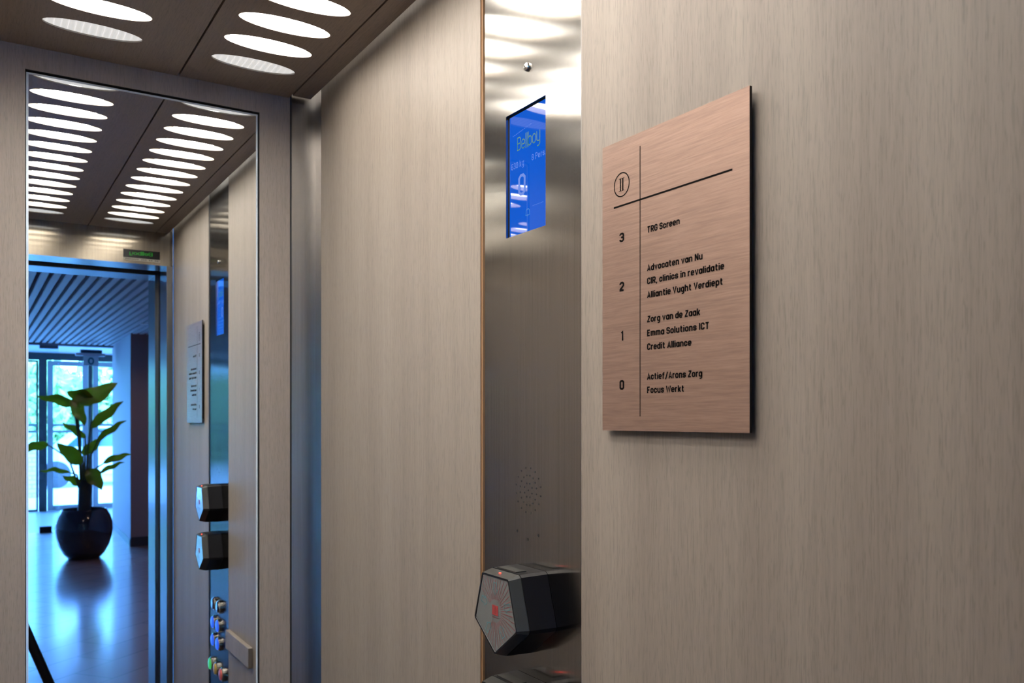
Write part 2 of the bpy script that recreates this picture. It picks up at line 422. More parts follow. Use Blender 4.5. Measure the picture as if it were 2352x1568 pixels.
hp = thing('header_nameplate', (.4187, YF, .516), 'small black and white nameplate with green lettering on the steel door header', 'sign')
build(MB().box(.4187, .5305, YF, YF+.0015, .5252, .5515), 'black_field', plain('plate_black', (.004, .005, .008), .35), hp)
build(MB().box(.4187, .5305, YF, YF+.0015, .5165, .5251), 'white_strip', plain('plate_white', (.62, .60, .54), .5), hp)
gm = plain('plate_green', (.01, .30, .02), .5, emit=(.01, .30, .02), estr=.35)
mb = MB(); text_on_y(mb, 'Bellboy', YF+.0018, .5075, .437, .5345, .0125, .10, .16); build(mb, 'lettering', gm, hp)
mb = MB()
for i in range(17): 
    if i not in (2, 5, 9): mb.quad([(.525-i*.006, YF+.0018, .519), (.525-i*.006-.0042, YF+.0018, .519), (.525-i*.006-.0042, YF+.0018, .5222), (.525-i*.006, YF+.0018, .5222)])
build(mb, 'small_print', plain('print_grey', (.16, .15, .13), .6), hp)

# ------------------------------------------------------------------ operating panel
XP = .5706
PY0, PY1 = .7662, .9800
SY0, SY1, SZ0, SZ1 = .8387, .9271, .2262, .3790
cop = thing('operating_panel', (XP, .873, Z0), 'full-height brushed steel control column between two veneered wall boards', 'control panel')
mb = MB()
zs = [Z0, SZ0, SZ1, Z1-.01]; ys = [PY0, SY0, SY1, PY1]
for i in range(3):
    for j in range(3):
        if i == 1 and j == 1: continue
        mb.quad([(XP, ys[i], zs[j]), (XP, ys[i+1], zs[j]), (XP, ys[i+1], zs[j+1]), (XP, ys[i], zs[j+1])])
for (ya, za, yb, zb) in ((SY0, SZ0, SY1, SZ0), (SY1, SZ0, SY1, SZ1), (SY1, SZ1, SY0, SZ1), (SY0, SZ1, SY0, SZ0)):
    mb.quad([(XP, ya, za), (XP, yb, zb), (XP+.0045, yb, zb), (XP+.0045, ya, za)])
build(mb, 'faceplate', M['steel'], cop)
build(MB().box(XP-.0024, XP+.003, PY0-.0012, PY0-.0002, Z0, Z1-.01), 'edge_strip', M['steel_frame'], cop)
# display
def screen_mat():
    m, N, L, P = newmat('blue_display')
    P.inputs['Base Color'].default_value = (.002, .004, .01, 1); P.inputs['Roughness'].default_value = .02
    P.inputs['Emission Color'].default_value = (.0, .095, .62, 1); P.inputs['Emission Strength'].default_value = 1.0
    P.inputs['Specular IOR Level'].default_value = .5
    return m
dsp = build(MB().box(XP+.0035, XP+.009, SY0, SY1-.0032, SZ0, SZ1-.0022), 'display', screen_mat(), cop)
dsp['label'] = 'glowing blue display with lift status text'
build(MB().box(XP+.0046, XP+.010, SY0-.001, SY1+.001, SZ0-.001, SZ1+.001), 'display_bezel', M['black'], dsp)
XT = XP+.0033
em = lambda n, c, s=1: plain(n, (.01, .01, .01), .3, emit=c, estr=s)
mb = MB(); text_on_x(mb, 'Bellboy', XT, .9062, .8551, .3300, .0185, .075, .16); build(mb, 'logo_lettering', em('scr_green', (.015, .16, .135)), dsp)
mb = MB(); text_on_x(mb, '8 Pers.', XT, .8733, .8435, .3110, .0078, .10, .28); text_on_x(mb, '630 kg', XT, .9197, .8909, .3100, .0082, .10, .26)
text_on_x(mb, '0', XT, .9037, .8870, .2735, .0278, .13, .3); build(mb, 'status_lettering', em('scr_white', (.075, .19, .68)), dsp)
mb = MB()
for q in band([(.8869, .2475), (.8860, .2490), (.8855, .2530), (.8838, .2546), (.8802, .2546), (.8785, .2530), (.8780, .2490), (.8771, .2475)], .0007, True): mb.quad([(XT, p.x, p.y) for p in q])
mb.quad([(XT, .8832, .2462), (XT, .8808, .2462), (XT, .8808, .2468), (XT, .8832, .2468)])
build(mb, 'bell_symbol', em('scr_cyan', (.01, .20, .48)), dsp)
mb = MB()
for i in range(9): mb.quad([(XT, .871-i*.0026, .2560), (XT, .8692-i*.0026, .2560), (XT, .8692-i*.0026, .2567), (XT, .871-i*.0026, .2567)])
SMP = em('scr_small', (.015, .13, .63)); build(mb, 'date_line', SMP, dsp)
mb = MB()
for i in range(12): mb.quad([(XT, .916-i*.0036, .3515+.0004*i), (XT, .9138-i*.0036, .3515+.0004*i), (XT, .9138-i*.0036, .3521+.0004*i), (XT, .916-i*.0036, .3521+.0004*i)])
build(mb, 'top_line', SMP, dsp)
# screw
mb = MB(); mb.lathe([(.0052, XP-.0001), (.0052, XP-.0016), (.0045, XP-.0032), (.0022, XP-.0042)], .877, .4247, 20, axis='x')
scw = build(mb, 'screw', M['chrome'], cop, smooth='auto')
build(MB().lathe([(.0014, XP-.00435), (.0010, XP-.0041)], .877, .4247, 6, axis='x'), 'screw_socket', M['black'], scw)
# speaker holes
mb = MB()
def hole(y, z, r, n=12): mb.quad([(XP-.0003, y+r*math.cos(2*math.pi*k/n), z+r*math.sin(2*math.pi*k/n)) for k in range(n)])
hole(.8761, -.0868, .00105)
for n, r, ph in ((8, .0088, .39), (16, .0182, .2), (16, .0273, .19)):
    for k in range(n): hole(.8761+r*math.cos(ph+2*math.pi*k/n), -.0868+r*math.sin(ph+2*math.pi*k/n), .00105)
build(mb, 'speaker_grille', M['black'], cop)
for y, z in ((.9007, -.1385), (.8543, -.1390), (.8770, -.1464)):
    mb = MB(); hole(y, z, .0017); build(mb, 'intercom_hole', M['black'], cop)
# push buttons
bm_ = {'m': M['chrome'], 'b': em('button_blue', (.03, .14, .95), 1.0), 'g': em('button_green', (.06, .62, .15), .8),
       'y': plain('button_yellow', (.45, .30, .06), .3), 'r': plain('button_red', (.60, .12, .10), .3)}
for y, z, k in ((.842, -.508, 'm'), (.8955, -.508, 'm'), (.837, -.5595, 'b'), (.891, -.5595, 'b'), (.837, -.608, 'b'), (.891, -.608, 'b'), (.806, -.681, 'g'), (.8663, -.681, 'y'), (.9288, -.681, 'r')):
    mb = MB(); mb.lathe([(.0185, XP), (.0185, XP-.006), (.0165, XP-.008), (.0150, XP-.008)], y, z, 32, axis='x')
    ring_ = build(mb, 'push_button', M['chrome'], cop, smooth='auto')
    mb = MB(); mb.lathe([(.0150, XP-.0075), (.0150, XP-.0102), (.013, XP-.0112)], y, z, 32, axis='x')
    build(mb, 'button_cap', bm_[k], ring_, smooth='auto')
    ring_['label'] = {'m': 'plain metal button', 'b': 'blue lit floor button', 'g': 'green lit button', 'y': 'yellow alarm button', 'r': 'red button'}[k]

# ------------------------------------------------------------------ card readers
RY, RZ = .8690, -.2253
def penta(R, x, cy2=RY, cz=RZ, chamf=.0):
    pts = [(cy2 + R*math.cos(math.radians(a)), cz + R*math.sin(math.radians(a))) for a in (54, 126, 198, 270, 342)]
    if chamf:
        out = []
        for i, p in enumerate(pts):
            a, b2 = Vector(pts[i-1]), Vector(pts[(i+1) % 5]); p = Vector(p)
            out += [p + (a-p).normalized()*chamf, p + (b2-p).normalized()*chamf]
        pts = out
    return [(x, p[0], p[1]) for p in pts]
rd = thing('card_reader', (.568, RY, RZ-.056), 'upper black five-sided card reader projecting from the steel control column', 'card reader', 'five-sided card readers')
XFc = .5195
build(MB().loft([penta(.0560, .5350, chamf=.003), penta(.0572, XP-.0004, chamf=.003)]), 'rear_housing', M['black_plastic'], rd)
fc = build(MB().loft([penta(.0510, XFc, chamf=.0016), penta(.0558, .5335, chamf=.003)], cap0=False), 'front_bezel', M['grey_plastic'], rd)
# bezel front rim
mb = MB(); a = penta(.0510, XFc, chamf=.0016); b2 = penta(.0485, XFc, chamf=.0012); mb.loft([a, b2], False, False); mb.loft([b2, penta(.0480, XFc+.0008, chamf=.0012)], False, False)
build(mb, 'face_rim', M['black_plastic'], fc)
build(MB().loft([penta(.0553, .5337, chamf=.003), penta(.0553, .5348, chamf=.003)]), 'seam', M['black'], rd)
fm = plain('reader_face', (.125, .13, .13), .12)
face = build(MB().quad(penta(.0481, XFc+.0007, chamf=.0012)), 'face_label', fm, rd); face['label'] = 'pale pentagonal label with red rays and cyan arrows'
mb = MB(); rin = .0135
def pent_r(th, R):   # distance from centre to the pentagon edge
    best = 9
    for k in range(5):
        n = math.radians(90 + 72*k); c = math.cos(th-n)
        if c > 1e-4: best = min(best, R*math.cos(math.pi/5)/c)
    return best
for d in range(0, 360, 9):
    if 152 < d % 360 < 236: continue
    th = math.radians(d); ro = pent_r(th, .0465)
    e = Vector((math.cos(th), math.sin(th))); nn = Vector((-e.y, e.x))*.00027
    # the viewer sees larger y on the left
    f2 = lambda v: (XFc+.0004, RY - v.x, RZ + v.y)
    mb.quad([f2(e*rin+nn), f2(e*ro+nn), f2(e*ro-nn), f2(e*rin-nn)])
build(mb, 'red_rays', plain('ray_red', (.20, .022, .028), .3), face)
mb = MB()
arrow = [(-.0035, .006), (-.0035, -.002), (-.006, -.002), (0, -.0075), (.006, -.002), (.0035, -.002), (.0035, .006)]
for ang in (90, 162, 234, 306, 18):
    th = math.radians(ang); ctr = Vector((math.cos(th), math.sin(th)))*.027
    rot = th - math.pi/2
    pts = [(ctr.x + p[0]*math.cos(rot)-p[1]*math.sin(rot), ctr.y + p[0]*math.sin(rot)+p[1]*math.cos(rot)) for p in arrow]
    for q in band(pts, .0005, True): mb.quad([(XFc+.0003, RY-p.x, RZ+p.y) for p in q])
build(mb, 'arrow_outlines', plain('arrow_cyan', (.02, .22, .26), .4), face)
mb = MB(); mb.box(XFc+.0002, XFc+.0006, RY-.0065, RY+.0065, RZ-.005, RZ+.0065); build(mb, 'reader_symbol', plain('symbol_red', (.30, .035, .035), .4), face)
mb = MB()
for r in (.0018, .0036, .0052):
    pts = [(RY + .0025 - r*math.cos(t), RZ+.0008 + r*math.sin(t)*.9) for t in [math.radians(x) for x in range(-70, 71, 20)]]
    for q in band(pts, .0008, False): mb.quad([(XFc+.00015, p.x, p.y) for p in q])
mb.quad([(XFc+.0002, RY-.0065, RZ-.0078), (XFc+.0002, RY+.0065, RZ-.0078), (XFc+.0002, RY+.0065, RZ-.0068), (XFc+.0002, RY-.0065, RZ-.0068)])
build(mb, 'symbol_waves', plain('symbol_dark', (.10, .02, .02), .4), face)
# led on the sloping top of the bezel
mb = MB(); lx, lz = .5268, RZ + .0534*math.cos(math.pi/5) + .0004
mb.lathe([(.0016, lz), (.0012, lz+.0007)], lx, .8695, 14)
build(mb, 'indicator_lamp', em('led_red', (1.0, .05, .03), 6), fc)
# raised ribs on the housing top
zt_ = RZ + .0565*math.cos(math.pi/5)
mb = MB(); mb.box(.537, .552, RY-.018, RY+.024, zt_-.0002, zt_+.0011); build(mb, 'top_cover', M['grey_plastic'], rd)
r2 = copy_tree(rd); r2.location.z -= .1304
r2['label'] = 'lower black five-sided card reader on the steel column, cut by the photo edge'

# ------------------------------------------------------------------ directory sign
XS = .5601
sg = thing('directory_sign', (XS+.004, .6167, -.0124), 'copper-coloured floor directory plate with black lettering mounted on the veneered wall', 'sign')
def copper():
    m, N, L, P = newmat('brushed_copper')
    n = noise(N, L, (900, 34, 900), 3, .6); n2 = noise(N, L, (260, 9, 260), 2, .5)
    r = ramp(N, L, n.outputs[0], [(.28, (.215, .130, .097, 1)), (.5, (.250, .155, .116, 1)), (.75, (.290, .185, .141, 1))])
    r2 = ramp(N, L, n2.outputs[0], [(.3, (.9, .9, .9, 1)), (.7, (1.05, 1.05, 1.05, 1))])
    L.new(mix(N, L, r.outputs[0], r2.outputs[0], 1), P.inputs['Base Color'])
    P.inputs['Metallic'].default_value = .55; P.inputs['Roughness'].default_value = .42
    P.inputs['Anisotropic'].default_value = .6; P.inputs['Anisotropic Rotation'].default_value = .25
    t = N.new('ShaderNodeTangent'); t.direction_type = 'UV_MAP'; t.uv_map = 'UVMap'; L.new(t.outputs[0], P.inputs['Tangent'])
    return m
yA, yB, zA, zB = .5158, .7174, -.0124, .2825
build(MB().box(XS, XS+.0005, yA, yB, zA, zB), 'copper_face', copper(), sg)
build(MB().box(XS+.0005, XS+.0030, yA, yB, zA, zB), 'black_core', M['black_plastic'], sg)['label'] = 'black edge of the plate'
build(MB().box(XS+.0030, XR, yA+.012, yB-.012, zA+.012, zB-.012), 'mounting_pad', M['black'], sg)
ink = plain('sign_ink', (.004, .003, .003), .85, spec=.05)
XI = XS-.00015
mb = MB(); mb.box(XI, XS, .65695, .65795, .0020, .2690); build(mb, 'vertical_rule', ink, sg)
mb = MB(); mb.box(XI, XS, .5354, .6986, .2151, .2169); build(mb, 'horizontal_rule', ink, sg)
mb = MB(); ccy, ccz = .6859, .2373
for q in band([(ccy+.0119*math.cos(2*math.pi*k/48), ccz+.0119*math.sin(2*math.pi*k/48)) for k in range(48)], .0012, True): mb.quad([(XI, p.x, p.y) for p in q])
for dy in (.0019, -.0019): mb.quad([(XI, ccy+dy-.0009, ccz-.0064), (XI, ccy+dy+.0009, ccz-.0064), (XI, ccy+dy+.0009, ccz+.0064), (XI, ccy+dy-.0009, ccz+.0064)])
for dz in (.0061, -.0065): mb.quad([(XI, ccy-.0044, ccz+dz), (XI, ccy+.0044, ccz+dz), (XI, ccy+.0044, ccz+dz+.0005), (XI, ccy-.0044, ccz+dz+.0005)])
build(mb, 'emblem', ink, sg)['label'] = 'ringed double-stroke emblem'
for s, yr, z0 in (('TRG Screen', .6009, .1811), ('Advocaten van Nu', .5712, .1437), ('CIR, clinics in revalidatie', .5447, .1309), ('Alliantie Vught Verdiept', .5462, .1175),
                  ('Zorg van de Zaak', .5741, .0937), ('Emma Solutions ICT', .5629, .0802), ('Credit Alliance', .5854, .0668), ('Actief/Arons Zorg', .5716, .0378), ('Focus Werkt', .5950, .0247)):
    mb = MB(); text_on_x(mb, s, XI, .6469, yr, z0, .0063, .215, .27); build(mb, 'tenant_lettering', ink, sg)
for s, ya, yb, z0, h in (('3', .6895, .6819, .1791, .0092), ('2', .6893, .6818, .1291, .0094), ('1', .6876, .6831, .0789, .0096), ('0', .6893, .6818, .0291, .0098)):
    mb = MB(); text_on_x(mb, s, XI, ya, yb, z0, h, .20, .3); build(mb, 'floor_number', ink, sg)

# veneered plate low on the right wall, seen in the mirror
pm = setp(build(MB().box(XR-.011, XR, 1.0000, 1.2176, -.594, -.546), 'wall_plate', M['wood'], base=(XR, 1.11, -.594), bevel=.0015), 'small wood-faced rectangular plate low on the panel wall, seen in the mirror', 'plate')

# ------------------------------------------------------------------ tripod under the viewpoint (one leg shows in the mirror)
tr = thing('tripod', (0, 0, ZF), 'black photo tripod standing in the lift doorway, one leg caught in the mirror corner', 'tripod')
apex = Vector((-.005, 0, -.34))
build(MB().lathe([(.032, -.36), (.036, -.33), (.03, -.28), (.018, -.27)], 0, 0, 24), 'shoulder', M['black_plastic'], tr, smooth='auto')
build(MB().tube([(0, 0, -.28), (0, 0, -.17)], .014, 14), 'centre_column', M['black_plastic'], tr, smooth='auto')
build(MB().box(-.035, .035, -.035, .035, -.17, -.13), 'head', M['black_plastic'], tr, bevel=.006)
for ang in (0, 120, 240):
    d = Vector((math.cos(math.radians(ang)), math.sin(math.radians(ang)), 0)); L_ = 1.245
    top = Vector((0, 0, -.34)) + d*.02; bot = top + d*L_*math.tan(math.radians(20.0)) - Vector((0, 0, L_-.01))
    lg = build(MB().tube([top, top.lerp(bot, .5), top.lerp(bot, .505), top.lerp(bot, .97)], [.0155, .0155, .012, .011], 12), 'leg', M['black_plastic'], tr, smooth='auto')
    build(MB().tube([top.lerp(bot, .97), bot], [.014, .012], 12), 'foot', M['black'], lg)

# ------------------------------------------------------------------ lobby behind the viewpoint (seen in the mirror)
LX0, LX1, LYF, LYV, LYB = -3.0, 2.6, -.117, -10.35, -13.5
LZ = 1.045
def lobby_floor_mat():
    m, N, L, P = newmat('laminate_floor')
    mp = nmap(N, L, (1, 1, 1)); mp.inputs['Rotation'].default_value = (0, 0, math.radians(38))
    br = N.new('ShaderNodeTexBrick'); L.new(mp.outputs[0], br.inputs['Vector'])
    br.inputs['Scale'].default_value = 1.0; br.inputs['Brick Width'].default_value = .6; br.inputs['Row Height'].default_value = .30
    br.inputs['Mortar Size'].default_value = .004; br.inputs['Color1'].default_value = (.30, .205, .18, 1); br.inputs['Color2'].default_value = (.35, .245, .21, 1); br.inputs['Mortar'].default_value = (.10, .06, .05, 1)
    L.new(br.outputs[0], P.inputs['Base Color']); P.inputs['Roughness'].default_value = .42
    P.inputs['Coat Weight'].default_value = 1; P.inputs['Coat Roughness'].default_value = .16; P.inputs['Coat IOR'].default_value = 1.9
    return m
structure(MB().box(LX0, LX1, LYV, .117, ZF-.05, ZF), 'floor_lobby', lobby_floor_mat())
structure(MB().box(LX0, 3.3, LYB-.1, LYV-.0005, ZF-.05, ZF), 'floor_vestibule', plain('pale_entrance_tile', (.62, .62, .62), .3))
lw = plain('lobby_white_wall', (.62, .62, .64), .6)
mb = MB(); mb.box(DXL-4, DXL-.075, LYF-.1, LYF, Z0, 1.4); mb.box(.63, LX1, LYF-.1, LYF, Z0, 1.4); mb.box(DXL-.075, .63, LYF-.0999, LYF+.02, DZ+.08, 1.4)
mb = MB(); mb.box(LX0-.2, DXL-.075, LYF, LYF+.1, Z0, 1.4); mb.box(.63, LX1+.2, LYF, LYF+.1, Z0, 1.4); mb.box(DXL-.075, .63, LYF, .0175, DZ+.08, 1.4)
structure(mb, 'wall_lobby_lift', lw)
structure(MB().box(LX0-.15, LX0, LYB, LYF, Z0, 1.4), 'wall_lobby_left', lw)
pier = plain('plum_plaster', (.30, .215, .21), .8)
structure(MB().box(2.45, LX1+.1, -8.28, LYF, Z0, 1.4), 'wall_lobby_right', lw)
structure(MB().box(1.672, LX1+.1, -8.40, -8.28, Z0, 1.4), 'wall_lobby_pier', pier)
structure(MB().box(1.672, LX1, -8.28, -8.265, Z0, Z0+.115), 'baseboard_pier', plain('dark_baseboard', (.03, .03, .035), .5))
w2 = MB(); w2.quad([(1.668, -8.281, Z0), (1.735, -10.42, Z0), (1.735, -10.42, 1.4), (1.668, -8.281, 1.4)]); w2.quad([(1.735, -10.42, Z0), (1.80, -10.42, Z0), (1.80, -10.42, 1.4), (1.735, -10.42, 1.4)]); w2.quad([(1.80, -10.42, Z0), (1.80, -8.38, Z0), (1.80, -8.38, 1.4), (1.80, -10.42, 1.4)])
structure(w2, 'wall_lobby_side', plain('pale_side_wall', (.42, .38, .42), .6))
b3 = MB(); b3.quad([(1.660, -8.29, Z0), (1.727, -10.40, Z0), (1.727, -10.40, Z0+.09), (1.660, -8.29, Z0+.09)]); b3.quad([(1.660, -8.29, Z0+.09), (1.727, -10.40, Z0+.09), (1.735, -10.40, Z0+.09), (1.668, -8.29, Z0+.09)])
structure(b3, 'baseboard_side', plain('grey_baseboard', (.20, .24, .26), .5))
# slatted ceiling: pale baffles under a dark soffit
structure(MB().box(LX0, LX1, LYV, LYF, 1.40, 1.45), 'ceiling_lobby_soffit', plain('dark_soffit', (.012, .012, .014), .8))
mb = MB(); x = LX0+.03
while x < LX1-.05:
    mb.box(x, x+.048, LYV+.02, LYF, LZ, LZ+.11); x += .0790
structure(mb, 'ceiling_lobby', plain('baffle_paint', (.50, .50, .53), .55))
structure(MB().box(LX0, LX1, LYV-.03, LYV+.02, LZ-.03, 1.45), 'trim_7', plain('soffit_edge', (.30, .32, .36), .6))
# recessed warm downlights between the baffles
for (dx, dy, lb) in ((1.62, -7.0, 'small round downlight far back in the slatted lobby ceiling, near the pier'), (.50, -3.4, 'small round downlight in the lobby ceiling nearest the lift doorway'), (1.75, -4.7, 'small round downlight in the lobby ceiling halfway to the pier')):
    t = thing('downlight', (dx, dy, LZ), lb, 'ceiling light', 'lobby downlights')
    build(MB().lathe([(.042, LZ-.001), (.046, LZ-.004), (.034, LZ-.004), (.034, LZ+.02), (.042, LZ+.02)], dx, dy, 24), 'rim', M['white'], t, smooth='auto')
    build(MB().lathe([(.033, LZ+.004), (.033, LZ+.008)], dx, dy, 24), 'lens', plain('downlight_lens', (.8, .8, .8), .4, emit=(1, .72, .58), estr=9), t)
    sl = bpy.data.lights.new('downlight_beam', 'SPOT'); sl.energy = 20; sl.color = (1, .66, .52); sl.spot_size = 2.7; sl.spot_blend = .6; sl.shadow_soft_size = .03
    so = bpy.data.objects.new('downlight_beam', sl); C.objects.link(so); so.parent = t; so.location = (0, 0, -.006)
# wind lobby ceiling and sides
structure(MB().box(LX0, 3.3, LYB-.1, LYV-.03, 1.12, 1.16), 'ceiling_vestibule', plain('vestibule_white', (.85, .85, .85), .6))
structure(MB().box(3.2, 3.3, LYB, LYV, Z0, 1.16).box(1.80, 3.3, LYV-.07, LYV-.05, Z0, 1.16), 'wall_vestibule', lw)

def glass_mat():
    m, N, L, P = newmat('window_glass')
    out = N['Material Output']; tb = N.new('ShaderNodeBsdfTransparent'); gl = N.new('ShaderNodeBsdfGlossy'); mx = N.new('ShaderNodeMixShader'); fr = N.new('ShaderNodeFresnel')
    tb.inputs[0].default_value = (.92, .97, .98, 1); gl.inputs['Roughness'].default_value = 0.0; fr.inputs[0].default_value = 1.35
    L.new(fr.outputs[0], mx.inputs[0]); L.new(tb.outputs[0], mx.inputs[1]); L.new(gl.outputs[0], mx.inputs[2]); L.new(mx.outputs[0], out.inputs[0])
    return m
GL = glass_mat()
pale = plain('pale_frame', (.45, .45, .46), .45); dark = plain('dark_frame', (.03, .035, .04), .45)
def frame_rect(mb, x0, x1, z0, z1, w, y0, y1):
    mb.box(x0, x0+w, y0, y1, z0, z1); mb.box(x1-w, x1, y0, y1, z0, z1); mb.box(x0+w, x1-w, y0, y1, z1-w, z1); mb.box(x0+w, x1-w, y0, y1, z0, z0+w)
# glazed front: posts and head are structure, every leaf a door or window of its own
ZH = 1.0
mb = MB(); mb.box(LX0, 3.3, LYB-.06, LYB+.06, ZH, 1.12)
for px0, px1 in ((-2.98, -2.88), (-1.95, -1.84), (-.98, -.87), (.00, .11), (.975, 1.095), (1.735, 1.80), (2.75, 2.86)): mb.box(px0, px1, LYB-.05, LYB+.05, Z0, ZH)
structure(mb, 'window_1', dark)
n = 2
for (x0, x1, isdoor) in ((-2.87, -1.96, 0), (-1.83, -.99, 0), (-.86, -.01, 0), (.12, .965, 0), (1.105, 1.728, 1), (1.81, 2.74, 1)):
    nm = ('door_%d' if isdoor else 'window_%d') % n; n += 1
    mb = MB(); frame_rect(mb, x0, x1, Z0+.005, ZH-.01, .085 if isdoor else .03, LYB-.03, LYB+.03)
    d = structure(mb, nm, pale if isdoor else dark)
    w = .085 if isdoor else .03
    build(MB().box(x0+w, x1-w, LYB-.004, LYB+.004, Z0+w, ZH-w), 'pane', GL, d)
    mb = MB(); mb.box(x0+.02, x1-.02, LYB+.035, LYB+.075, -.135, -.095); mb.box(x0+.02, x1-.02, LYB+.035, LYB+.075, -.245, -.205)
    build(mb, 'push_rail', pale, d)
# frameless glass screen at the lobby edge
gs = thing('glass_door', (.9, LYV, ZF), 'frameless clear glass door leaf with dark patch fittings behind the plant', 'door')
build(MB().box(-.10, 1.035, LYV-.006, LYV+.006, Z0+.01, LZ-.03), 'pane', GL, gs)
build(MB().box(.80, 1.03, LYV-.02, LYV+.02, LZ-.075, LZ-.03), 'top_patch', plain('patch_grey', (.16, .16, .2), .4), gs)
build(MB().box(.80, .95, LYV-.025, LYV+.025, Z0, Z0+.085), 'bottom_patch', M['black_plastic'], gs)
# hanging escape sign
ex = thing('exit_sign', (1.45, LYV+.25, .78), 'slim hanging luminous sign with a dark round mark, under the slatted ceiling edge', 'sign')
ZE = LZ-.045
build(MB().box(1.29, 1.56, LYV+.15, LYV+.27, ZE-.085, ZE-.04), 'housing', plain('sign_housing', (.02, .05, .08), .4), ex)
build(MB().box(1.23, 1.60, LYV+.17, LYV+.24, ZE-.125, ZE-.087), 'light_bar', plain('sign_bar', (.75, .68, .72), .4), ex)
build(MB().box(1.33, 1.52, LYV+.2, LYV+.206, ZE-.26, ZE-.125), 'panel', plain('sign_panel', (.7, .8, .8), .3), ex)
mb = MB()
for q in band([(1.425+.030*math.cos(2*math.pi*k/20), ZE-.195+.042*math.sin(2*math.pi*k/20)) for k in range(20)], .020, True): mb.quad([(p.x, LYV+.208, p.y) for p in q])
build(mb, 'round_mark', plain('sign_mark', (.02, .16, .2), .4), ex)

# ------------------------------------------------------------------ potted plant
PX, PYY = 1.085, -7.62
pp = thing('potted_plant', (PX, PYY, ZF), 'tall broad-leaved green plant in a glossy black round pot on the lobby floor', 'plant')
pot = [(.150, 0), (.165, .004), (.215, .06), (.262, .15), (.290, .25), (.300, .33), (.295, .41), (.275, .48), (.245, .535), (.235, .555), (.228, .560), (.220, .553), (.225, .52)]
build(MB().lathe([(r, z+ZF) for r, z in pot], PX, PYY, 56), 'pot', plain('glazed_black', (.006, .007, .010), .10, coat=.5), pp, smooth='auto')
build(MB().lathe([(.226, ZF+.50), (.05, ZF+.53)], PX, PYY, 32), 'soil', plain('soil', (.02, .014, .01), .9), pp)
build(MB().tube([(PX, PYY, ZF+.5), (PX+.004, PYY, ZF+.65), (PX+.01, PYY, ZF+.80), (PX+.018, PYY, ZF+.88)], [.070, .066, .070, .05], 16), 'trunk', plain('dark_stems', (.018, .020, .012), .6), pp, smooth='auto')
def leaf_mat():
    m, N, L, P = newmat('leaf_green')
    n = noise(N, L, (6, 6, 6), 2, .5); r = ramp(N, L, n.outputs[0], [(.3, (.050, .085, .003, 1)), (.7, (.095, .130, .005, 1))])
    L.new(r.outputs[0], P.inputs['Base Color']); P.inputs['Roughness'].default_value = .4
    tr_ = N.new('ShaderNodeBsdfTranslucent'); tr_.inputs[0].default_value = (.20, .22, .004, 1); mx = N.new('ShaderNodeMixShader'); mx.inputs[0].default_value = .35
    out = N['Material Output']; L.new(P.outputs[0], mx.inputs[1]); L.new(tr_.outputs[0], mx.inputs[2]); L.new(mx.outputs[0], out.inputs[0])
    return m
LM = leaf_mat(); SM = plain('leaf_stalk', (.05, .09, .03), .5)
def leaf(b2, t2, width, bow, roll, dyb=0., dyt=0., stalk=None):
    B = Vector((PX+b2[0], PYY+dyb, ZF+b2[1])); T = Vector((PX+t2[0], PYY+dyt, ZF+t2[1]))
    D = T-B; Ln = D.length; up = Vector((0, 0, 1)); dn = D.normalized()
    side0 = dn.cross(Vector((0, 1, 0))).normalized()         # in the picture plane
    fwd = dn.cross(side0).normalized()
    side = (side0*math.cos(roll) + fwd*math.sin(roll)).normalized(); nrm = side.cross(dn).normalized()
    n = 12; mb = MB(); rows = []
    for i in range(n+1):
        s = i/n; w = width*.5*(math.sin(math.pi*min(1, s**.75*.97+.03))**.8)*(1 if s < .97 else .3)
        ctr = B + D*s + up*(bow*Ln*4*s*(1-s)) + side*math.sin(s*9)*.006
        fold = w*.28
        r = []
        for k in (-1, -.5, 0, .5, 1): r.append(ctr + side*w*k + nrm*(abs(k)*fold + .012*math.sin(s*14+k*3)*abs(k)))
        rows.append(r)
    st = []
    for r in rows: st.append(len(mb.v)); mb.v += [tuple(p) for p in r]
    for a, c2 in zip(st, st[1:]):
        for k in range(4): mb.f.append((a+k, a+k+1, c2+k+1, c2+k)); mb.mi.append(0)
    lf = build(mb, 'leaf', LM, pp, smooth=True)
    root = Vector((PX+max(-.05, min(.06, b2[0]*.25)), PYY, ZF+.80)) if stalk is None else stalk
    mid = root.lerp(B, .55) + Vector(((root.x-B.x)*.22, 0, .05))
    build(MB().tube([root, root.lerp(mid, .6), mid, mid.lerp(B, .6), B + D*.04], [.012, .010, .009, .008, .006], 7), 'stalk', SM, lf, smooth='auto')
leaf((-.075, 1.735), (-.476, 1.826), .125, .05, .5, 0, .1)
leaf((-.10, 1.78), (.36, 2.00), .21, -.07, .35, .02, -.05)
leaf((.10, 1.755), (-.175, 1.885), .19, .10, .5, -.05, .02)
leaf((-.125, 1.80), (-.005, 1.50), .150, .02, .3, .04, .12)
leaf((.075, 1.475), (.414, 1.785), .120, .03, .4)
leaf((.125, 1.32), (.430, 1.56), .085, .05, .5, .05, .1)
leaf((.02, 1.365), (-.218, 1.535), .090, .04, .4)
leaf((-.03, 1.075), (-.285, 1.315), .165, .03, .2, .08, .2)
leaf((-.015, 1.17), (.190, 1.350), .115, .03, .3)
leaf((.200, 1.07), (.500, 1.165), .085, .05, .4)
leaf((.165, .955), (.425, 1.075), .060, .06, .4)
leaf((-.145, .977), (-.440, 1.000), .065, .08, .5)
leaf((-.015, .84), (-.215, .940), .100, .02, .4)
leaf((.035, 1.01), (.165, .775), .175, .03, .2, .05, .15)
leaf((-.36, 1.300), (-.640, 1.205), .120, .10, .5)

